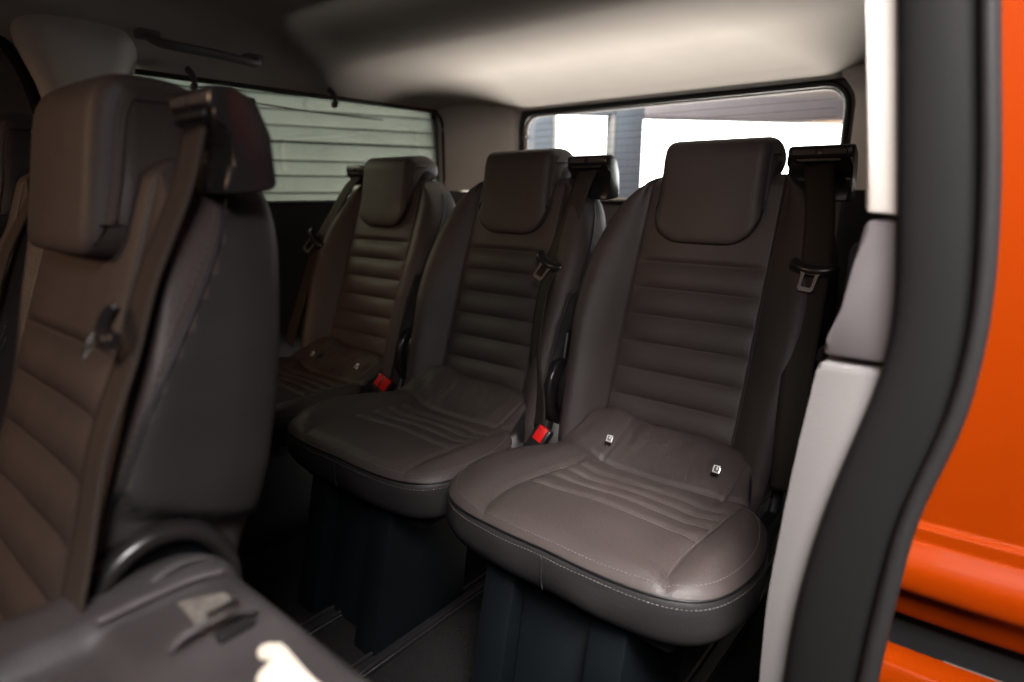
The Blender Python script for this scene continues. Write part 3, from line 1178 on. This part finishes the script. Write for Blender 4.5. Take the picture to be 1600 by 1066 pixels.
# grab handle on the far roof rail
hp = catmull([(-1.665, .665, 1.180), (-1.640, .675, 1.163), (-1.628, .705, 1.157), (-1.628, .80, 1.155), (-1.632, .89, 1.150), (-1.648, .925, 1.152), (-1.672, .935, 1.165)], 8)
gh = vput('grab_handle', *tube(hp, .014, 10, ry=.011), M['taupe_trim'])
bm = bmesh.new()
add_box(bm, (-1.668, .668, 1.180), (.035, .05, .022), .006, 2)
vbm('handle_mount', bm, M['taupe_trim'], gh)
bm = bmesh.new()
add_box(bm, (-1.675, .932, 1.168), (.035, .05, .022), .006, 2)
vbm('handle_mount', bm, M['taupe_trim'], gh)
for y in (.80, 1.235):
    hk = catmull([(-1.775, y, 1.135), (-1.752, y, 1.118), (-1.742, y, 1.100), (-1.748, y, 1.088), (-1.760, y, 1.090)], 6)
    vput('coat_hook', *tube(hk, .007, 8, ry=.010), M['grey_trim'])


def rrect(c, hw, hh, r, n=8):
    pts = []
    for sx, sy, a0 in ((1, 1, 0), (-1, 1, 90), (-1, -1, 180), (1, -1, 270)):
        for k in range(n + 1):
            a = R(a0 + 90 * k / n)
            pts.append((c[0] + sx * (hw - r) + r * math.cos(a), c[1] + sy * (hh - r) + r * math.sin(a)))
    return pts


def wall_with_hole(name, axis, at, thick, outer, hole, m, parent=None):
    """flat panel with a rounded opening; outer and hole in 2D, same count of points"""
    n = len(hole)
    c = np.mean(hole, 0)
    x0, z0, x1, z1 = outer
    ov = []
    for p in hole:
        d = np.array(p) - c
        sx = ((x1 if d[0] > 0 else x0) - c[0]) / d[0] if abs(d[0]) > 1e-6 else 1e9
        sz = ((z1 if d[1] > 0 else z0) - c[1]) / d[1] if abs(d[1]) > 1e-6 else 1e9
        s = min(sx, sz)
        ov.append(c + d * s)
    V = []
    for ring in (hole, ov):
        for t in (at, at + thick):
            for p in ring:
                V.append((t, p[0], p[1]) if axis == 'x' else (p[0], t, p[1]))
    F = []
    for k in range(n):
        l = (k + 1) % n
        F.append((k, l, 2 * n + l, 2 * n + k))
        F.append((n + k, 3 * n + k, 3 * n + l, n + l))
        F.append((k, n + k, n + l, l))
    return put(name, V, F, m, parent or van, smooth=False, world=True)


def dense(poly, step=.03):
    return resample(np.array(poly), step, True)


# far side: lower trim, window, pillars
hole = [tuple(p) for p in dense(rrect((1.197, .952), .577, .168, .055))]
fw = empty('side_window', (-1.83 + .93, 1.197 - .60, .95))
fw.parent = van
wall_with_hole('window_surround', 'x', -1.818, -.03, (.55, .70, 1.86, 1.20), hole, M['dark_trim'], fw)
put('frame', *tube([(-1.815, p[0], p[1]) for p in dense(rrect((1.197, .952), .575, .166, .055), .02)], .007, 8, True), M['black_edge'], fw, world=True)
bm = bmesh.new()
add_prism(bm, rrect((1.197, .952), .585, .176, .06), 'x', -1.836, -1.832)
bm_put('pane', bm, M['glass'], fw, world=True, smooth=False)
# printed black clip and thin black sliding-rail bar at the glass top
bm = bmesh.new()
add_box(bm, (-1.829, 1.00, 1.083), (.004, .022, .014), .003, 2)
bm_put('window_clip', bm, M['black_edge'], fw, world=True)
put('sash_bar', *tube([(-1.842, .66, 1.092), (-1.842, 1.2, 1.072), (-1.842, 1.5, 1.071)], .003, 6), M['black_edge'], fw, world=True)
bm = bmesh.new()
add_prism(bm, [(-1.2, 0.0), (2.0, 0.0), (2.0, .79), (.46, .785), (.46, .60), (-1.2, .60)], 'x', -1.812, -1.86, .006, 2)
vbm('lower_side_trim', bm, M['dark_trim'])
bm = bmesh.new()
add_prism(bm, [(-1.2, .0), (2.0, 0), (2.0, .78), (-1.2, .78)], 'x', -1.87, -1.90, .006, 2)
vbm('far_body_side', bm, M['orange'])
# far pillar between the sliding door and the quarter window, swept with a soft radius
for nm, prof, z0, z1, m in (
        ('pillar_trim', [(-1.865, .475), (-1.80, .472), (-1.775, .487), (-1.765, .52), (-1.765, .575), (-1.775, .615), (-1.825, .645)], .55, 1.215, M['cream']),
        ('rear_pillar_trim', [(-1.84, 1.762), (-1.80, 1.775), (-1.745, 1.80), (-1.66, 1.845), (-1.59, 1.875), (-1.555, 1.90), (-1.545, 1.955)], .825, 1.155, M['cream']),
        ('rear_pillar_base', [(-1.84, 1.755), (-1.80, 1.768), (-1.745, 1.793), (-1.66, 1.838), (-1.59, 1.868), (-1.545, 1.893), (-1.54, 1.955)], 0.0, .822, M['grey_trim'])):
    p = catmull(prof, 6)
    zz = np.linspace(z0, z1, 14)
    V, Fs = [], []
    for z in zz:
        fl = .05 * sstep(1.06, 1.17, z) if nm == 'rear_pillar_trim' else .05 * sstep(.95, 1.2, z) if z1 > 1 else 0
        for q in p:
            wide = (q[1] - .55) * (.6 * sstep(1.0, 1.2, z)) if nm == 'pillar_trim' else -fl * .5
            V.append((q[0] + fl * .6, q[1] + wide, z))
    n = len(p)
    Fs = [(j * n + i, j * n + i + 1, (j + 1) * n + i + 1, (j + 1) * n + i) for j in range(len(zz) - 1) for i in range(n - 1)]
    vput(nm, V, Fs, m)
# far sliding door at the left edge: inner trim, pale panel and its dark seal
bm = bmesh.new()
add_prism(bm, [(-1.2, .60), (.468, .60), (.468, 1.30), (-1.2, 1.30)], 'x', -1.84, -1.87, .004, 1)
vbm('far_door_panel', bm, M['taupe_trim'])
sl = catmull([(-1.80, .462, .55), (-1.80, .462, .95), (-1.80, .455, 1.04), (-1.80, .435, 1.11), (-1.80, .395, 1.165), (-1.79, .33, 1.19), (-1.78, .2, 1.20)], 10)
vput('far_door_seal', *tube(sl, .014, 10, ry=.012), M['rubber'])

# rear: tailgate with window
hole = [tuple(p) for p in dense(rrect((-.975, .945), .560, .162, .06))]
tg = empty('rear_window', (-.975 + .93, 1.93 - .60, .95))
tg.parent = van
wall_with_hole('tailgate_trim', 'y', 1.915, .04, (-1.72, .30, -.16, 1.20), hole, M['grey_trim'], tg)
put('frame', *tube([(p[0], 1.912, p[1]) for p in dense(rrect((-.975, .945), .557, .159, .06), .02)], .008, 8, True), M['black_edge'], tg, world=True)
bm = bmesh.new()
add_prism(bm, rrect((-.975, .945), .575, .177, .06), 'y', 1.947, 1.951)
bm_put('pane', bm, M['glass_rear'], tg, world=True, smooth=False)
put('reveal', *tube([(p[0], 1.930, p[1]) for p in dense(rrect((-.975, .945), .553, .155, .06), .02)], .010, 8, True), M['cream'], tg, world=True)
bm = bmesh.new()
for k in range(12):
    add_box(bm, (-.975, 1.9455, .81 + k * .0235), (1.04, .0012, .0012))
bm_put('heater_line', bm, M['label_print'], tg, world=True, smooth=False, kind='stuff')
bm = bmesh.new()
add_prism(bm, [(1.872, 1.128), (1.90, 1.112), (1.925, 1.116), (1.925, 1.17), (1.872, 1.17)], 'x', -1.60, -.30, .004, 2)
vbm('rear_header_trim', bm, M['cream'])
bm = bmesh.new()
add_prism(bm, [(1.952, .05), (2.0, .05), (2.0, .765), (1.952, .765)], 'x', -1.85, -.02, .006, 2)
vbm('tailgate_skin', bm, M['orange'])

# near side: rear corner trim, quarter window, belt trim
for nm, prof, z0, z1, m in (
        ('rear_pillar_trim', [(-.405, 1.955), (-.400, 1.905), (-.385, 1.88), (-.33, 1.86), (-.24, 1.83), (-.15, 1.79), (-.085, 1.76)], .825, 1.16, M['cream']),
        ('rear_pillar_base', [(-.410, 1.955), (-.405, 1.90), (-.387, 1.872), (-.33, 1.852), (-.24, 1.822), (-.15, 1.782), (-.085, 1.752)], 0.0, .822, M['dark_trim'])):
    p = catmull(prof, 6)
    zz = np.linspace(z0, z1, 16)
    V = []
    for z in zz:
        fl = .07 * sstep(1.05, 1.17, z) if z1 > 1 else 0
        for q in p:
            V.append((q[0] - fl * .8, q[1] - fl * .5, z))
    n = len(p)
    Fs = [(j * n + i, (j + 1) * n + i, (j + 1) * n + i + 1, j * n + i + 1) for j in range(len(zz) - 1) for i in range(n - 1)]
    vput(nm, V, Fs, m)
hole = [tuple(p) for p in dense(rrect((1.26, .952), .49, .168, .055))]
nw = empty('side_window', (-.07 + .93, 1.26 - .60, .95))
nw.parent = van
wall_with_hole('window_surround', 'x', -.075, .03, (.70, .70, 1.86, 1.20), hole, M['dark_trim'], nw)
put('frame', *tube([(-.079, p[0], p[1]) for p in dense(rrect((1.26, .952), .488, .166, .055), .02)], .007, 8, True), M['black_edge'], nw, world=True)
bm = bmesh.new()
add_prism(bm, rrect((1.26, .952), .50, .178, .06), 'x', -.055, -.051)
bm_put('pane', bm, M['glass'], nw, world=True, smooth=False)
bm = bmesh.new()
add_prism(bm, [(.64, 0), (2.0, 0), (2.0, .775), (.66, .775)], 'x', -.13, -.05, .012, 2)
vbm('lower_side_trim', bm, M['dark_trim'])

# pillar beside the camera: cream upper trim, grey shoulder, taupe lower trim
bm = bmesh.new()
add_prism(bm, [(-.166, 1.28), (-.128, .97), (-.1085, .803), (-.074, .800), (-.096, .97), (-.130, 1.28)], 'y', .60, .74, .004, 2)
vbm('upper_pillar_trim', bm, M['cream'])
bm = bmesh.new()
add_prism(bm, [(-.108, .797), (-.112, .76), (-.117, .72), (-.126, .69), (-.130, .674), (-.064, .674), (-.060, .72), (-.070, .797)], 'y', .602, .74, .006, 2)
vbm('belt_line_trim', bm, M['grey_trim'])
bm = bmesh.new()
lw = catmull([(-.130, .668), (-.135, .62), (-.141, .56), (-.1475, .47), (-.151, .40), (-.150, .31), (-.148, .20), (-.146, 0.01)], 5)
rw = catmull([(-.10, .01), (-.10, .30), (-.095, .45), (-.075, .58), (-.062, .668)], 5)
add_prism(bm, [tuple(q) for q in lw] + [tuple(q) for q in rw], 'y', .60, .72, .005, 2)
vbm('lower_pillar_trim', bm, M['taupe_trim'])

# rubber door seal: a wide bulb and an outer lip following the door aperture
zz = np.array([1.30, 1.10, .965, .88, .80, .716, .664, .62, .581, .53, .488, .405, .323, .20, .01])
xl = np.array([-.146, -.118, -.100, -.089, -.079, -.069, -.074, -.083, -.093, -.103, -.110, -.119, -.1205, -.121, -.121])
zr = np.array([1.30, 1.10, .955, .82, .733, .68, .625, .561, .52, .484, .42, .367, .20, .01])
xr = np.array([-.090, -.062, -.041, -.020, -.012, -.013, -.018, -.036, -.039, -.041, -.044, -.046, -.048, -.048])
zq = np.linspace(1.30, .01, 70)
L = np.interp(zq, zz[::-1], xl[::-1])
Rr = np.interp(zq, zr[::-1], xr[::-1])


def smooth1(a, k=5):
    p = np.pad(a, k, mode='edge')
    return np.convolve(p, np.ones(2 * k + 1) / (2 * k + 1), 'valid')


L, Rr = smooth1(L, 2), smooth1(Rr, 2)
mid = L + .80 * (Rr - L)
pth = np.c_[(L + mid) / 2, np.full(70, .592), zq]
ds = vput('door_seal', *tube(pth, (mid - L) / 2 + .004, 18, ry=.011, upv=(0, 1, 0)), M['rubber'])
pth = np.c_[(mid + Rr) / 2 + .001, np.full(70, .586), zq]
put('seal_lip', *tube(pth, (Rr - mid) / 2 + .001, 14, ry=.010, upv=(0, 1, 0)), M['rubber_highlight'], ds, world=True)

# orange door jamb with its ledge, guide-rail slot and sill
prof = [(1.32, .66), (.60, .668), (.500, .668), (.486, .666), (.474, .657), (.463, .652), (.446, .652), (.437, .657), (.433, .672), (.429, .684),
        (.396, .684), (.3935, .70), (.3925, .735)]
sb = catmull(prof, 5)


def strip(name, prof, x0, x1, m, n=10, curve=0.0):
    V, Fs = [], []
    for j in range(n):
        x = x0 + (x1 - x0) * j / (n - 1)
        for z, y in prof:
            V.append((x, y + curve * (j / (n - 1)) ** 2, z))
    k = len(prof)
    Fs = [(j * k + i, (j + 1) * k + i, (j + 1) * k + i + 1, j * k + i + 1) for j in range(n - 1) for i in range(k - 1)]
    return vput(name, V, Fs, m)


strip('door_jamb', [tuple(q) for q in sb], -.075, .30, M['orange'], 14, .05)
strip('rail_slot', [(.3925, .733), (.375, .735), (.356, .725), (.347, .70)], -.075, .30, M['black_edge'], 8, .05)
strip('lower_jamb', [tuple(q) for q in catmull([(.3475, .698), (.345, .675), (.336, .664), (.28, .660), (.0, .66)], 6)], -.075, .30, M['orange'], 8, .05)

# ------------------------------------------------------------------ workshop outside the windows
gr = put('ground', [(-9, -6, -.42), (8, -6, -.42), (8, 12, -.42), (-9, 12, -.42)], [(0, 1, 2, 3)], M['concrete'])
tag(gr, kind='structure')
# slatted white wall beyond the side window
wd = Vector((math.sin(R(18)), math.cos(R(18)), 0))
wp = Vector((-3.1, 2.0, 0))
wn = Vector((wd.y, -wd.x, 0))
sw = empty('slatted_wall', wp)
tag(sw, 'white painted slatted wall outside the left side window', 'wall')
rw_ = Matrix(((wd.x, wn.x, 0), (wd.y, wn.y, 0), (0, 0, 1)))


def wall_box(bm, s0, s1, d0, d1, z0, z1, bev=.006):
    vs = add_box(bm, (0, 0, 0), (s1 - s0, d1 - d0, z1 - z0), bev, 2)
    bmesh.ops.translate(bm, vec=((s0 + s1) / 2, (d0 + d1) / 2, (z0 + z1) / 2), verts=vs)


zb = -.40
bounds = [-.40, -.12, .15, .42, .55, .68, .815, .905, .985, 1.085, 1.165, 1.245, 1.32, 1.42, 1.55, 1.75, 2.0]
for i in range(len(bounds) - 1):
    bm = bmesh.new()
    prd = random.uniform(-.006, .006)
    wall_box(bm, -2.2, .92 + random.uniform(-.004, .004), -.03 + prd, .0 + prd, bounds[i] + .004, bounds[i + 1] - .004 - (.005 if i in (8,) else 0))
    bmesh.ops.transform(bm, matrix=rw_.to_4x4(), verts=bm.verts)
    bm_put('plank', bm, M['wall_white'], sw)
bm = bmesh.new()
wall_box(bm, -2.2, .92, -.06, -.045, -.40, 2.0)
bmesh.ops.transform(bm, matrix=rw_.to_4x4(), verts=bm.verts)
bm_put('backing_board', bm, M['wall_dark'], sw)
bm = bmesh.new()
wall_box(bm, .93, .975, -.05, .03, -.40, 2.0)
bmesh.ops.transform(bm, matrix=rw_.to_4x4(), verts=bm.verts)
bm_put('corner_post', bm, M['wall_white'], sw)
bm = bmesh.new()
wall_box(bm, .90, .935, .0, .02, 1.045, 1.068, .002)
bmesh.ops.transform(bm, matrix=rw_.to_4x4(), verts=bm.verts)
bm_put('hinge_plate', bm, M['dark_trim'], sw)

# rear wall with a window opening and a wide doorway
ud = Vector((math.sin(R(38)), math.cos(R(38)), 0))
un = Vector((ud.y, -ud.x, 0))
up_ = Vector((-2.44, 4.5, 0))
rwl = empty('rear_wall', up_)
tag(rwl, 'dark slate workshop wall behind the rear window, with a bright window opening and doorway', 'wall')
ru = Matrix(((ud.x, un.x, 0), (ud.y, un.y, 0), (0, 0, 1)))


def rbox(name, s0, s1, z0, z1, m, d0=-.08, d1=.08, bev=.01):
    bm = bmesh.new()
    wall_box(bm, s0, s1, d0, d1, z0, z1, bev)
    bmesh.ops.transform(bm, matrix=ru.to_4x4(), verts=bm.verts)
    return bm_put(name, bm, m, rwl)


rbox('wall_panel', -2.6, -.72, -.42, 2.6, M['wall_dark'])
rbox('wall_panel', -.715, -.23, 1.385, 2.6, M['wall_dark'])
rbox('wall_panel', -.715, -.23, -.42, .55, M['wall_dark'])
rbox('door_post', -.225, .0, -.42, 2.6, M['wall_dark'])
rbox('window_frame', -.715, -.69, .555, 1.38, M['wall_white'], -.05, .085, .004)
rbox('window_frame', -.255, -.232, .555, 1.38, M['wall_white'], -.05, .085, .004)
rbox('header_beam', .005, 3.4, 1.372, 1.545, M['beam'], -.1, .12)
rbox('upper_panel', .005, 3.4, 1.55, 2.6, M['headliner'], -.08, .05)
# bright overcast sky seen through the openings
sk = put('sky', [(-9.5, 8.7, -.4), (2.5, 11.5, -.4), (2.5, 11.5, 2.9), (-9.5, 8.7, 2.9)], [(0, 1, 2, 3)], M['sky'])
tag(sk, kind='structure')
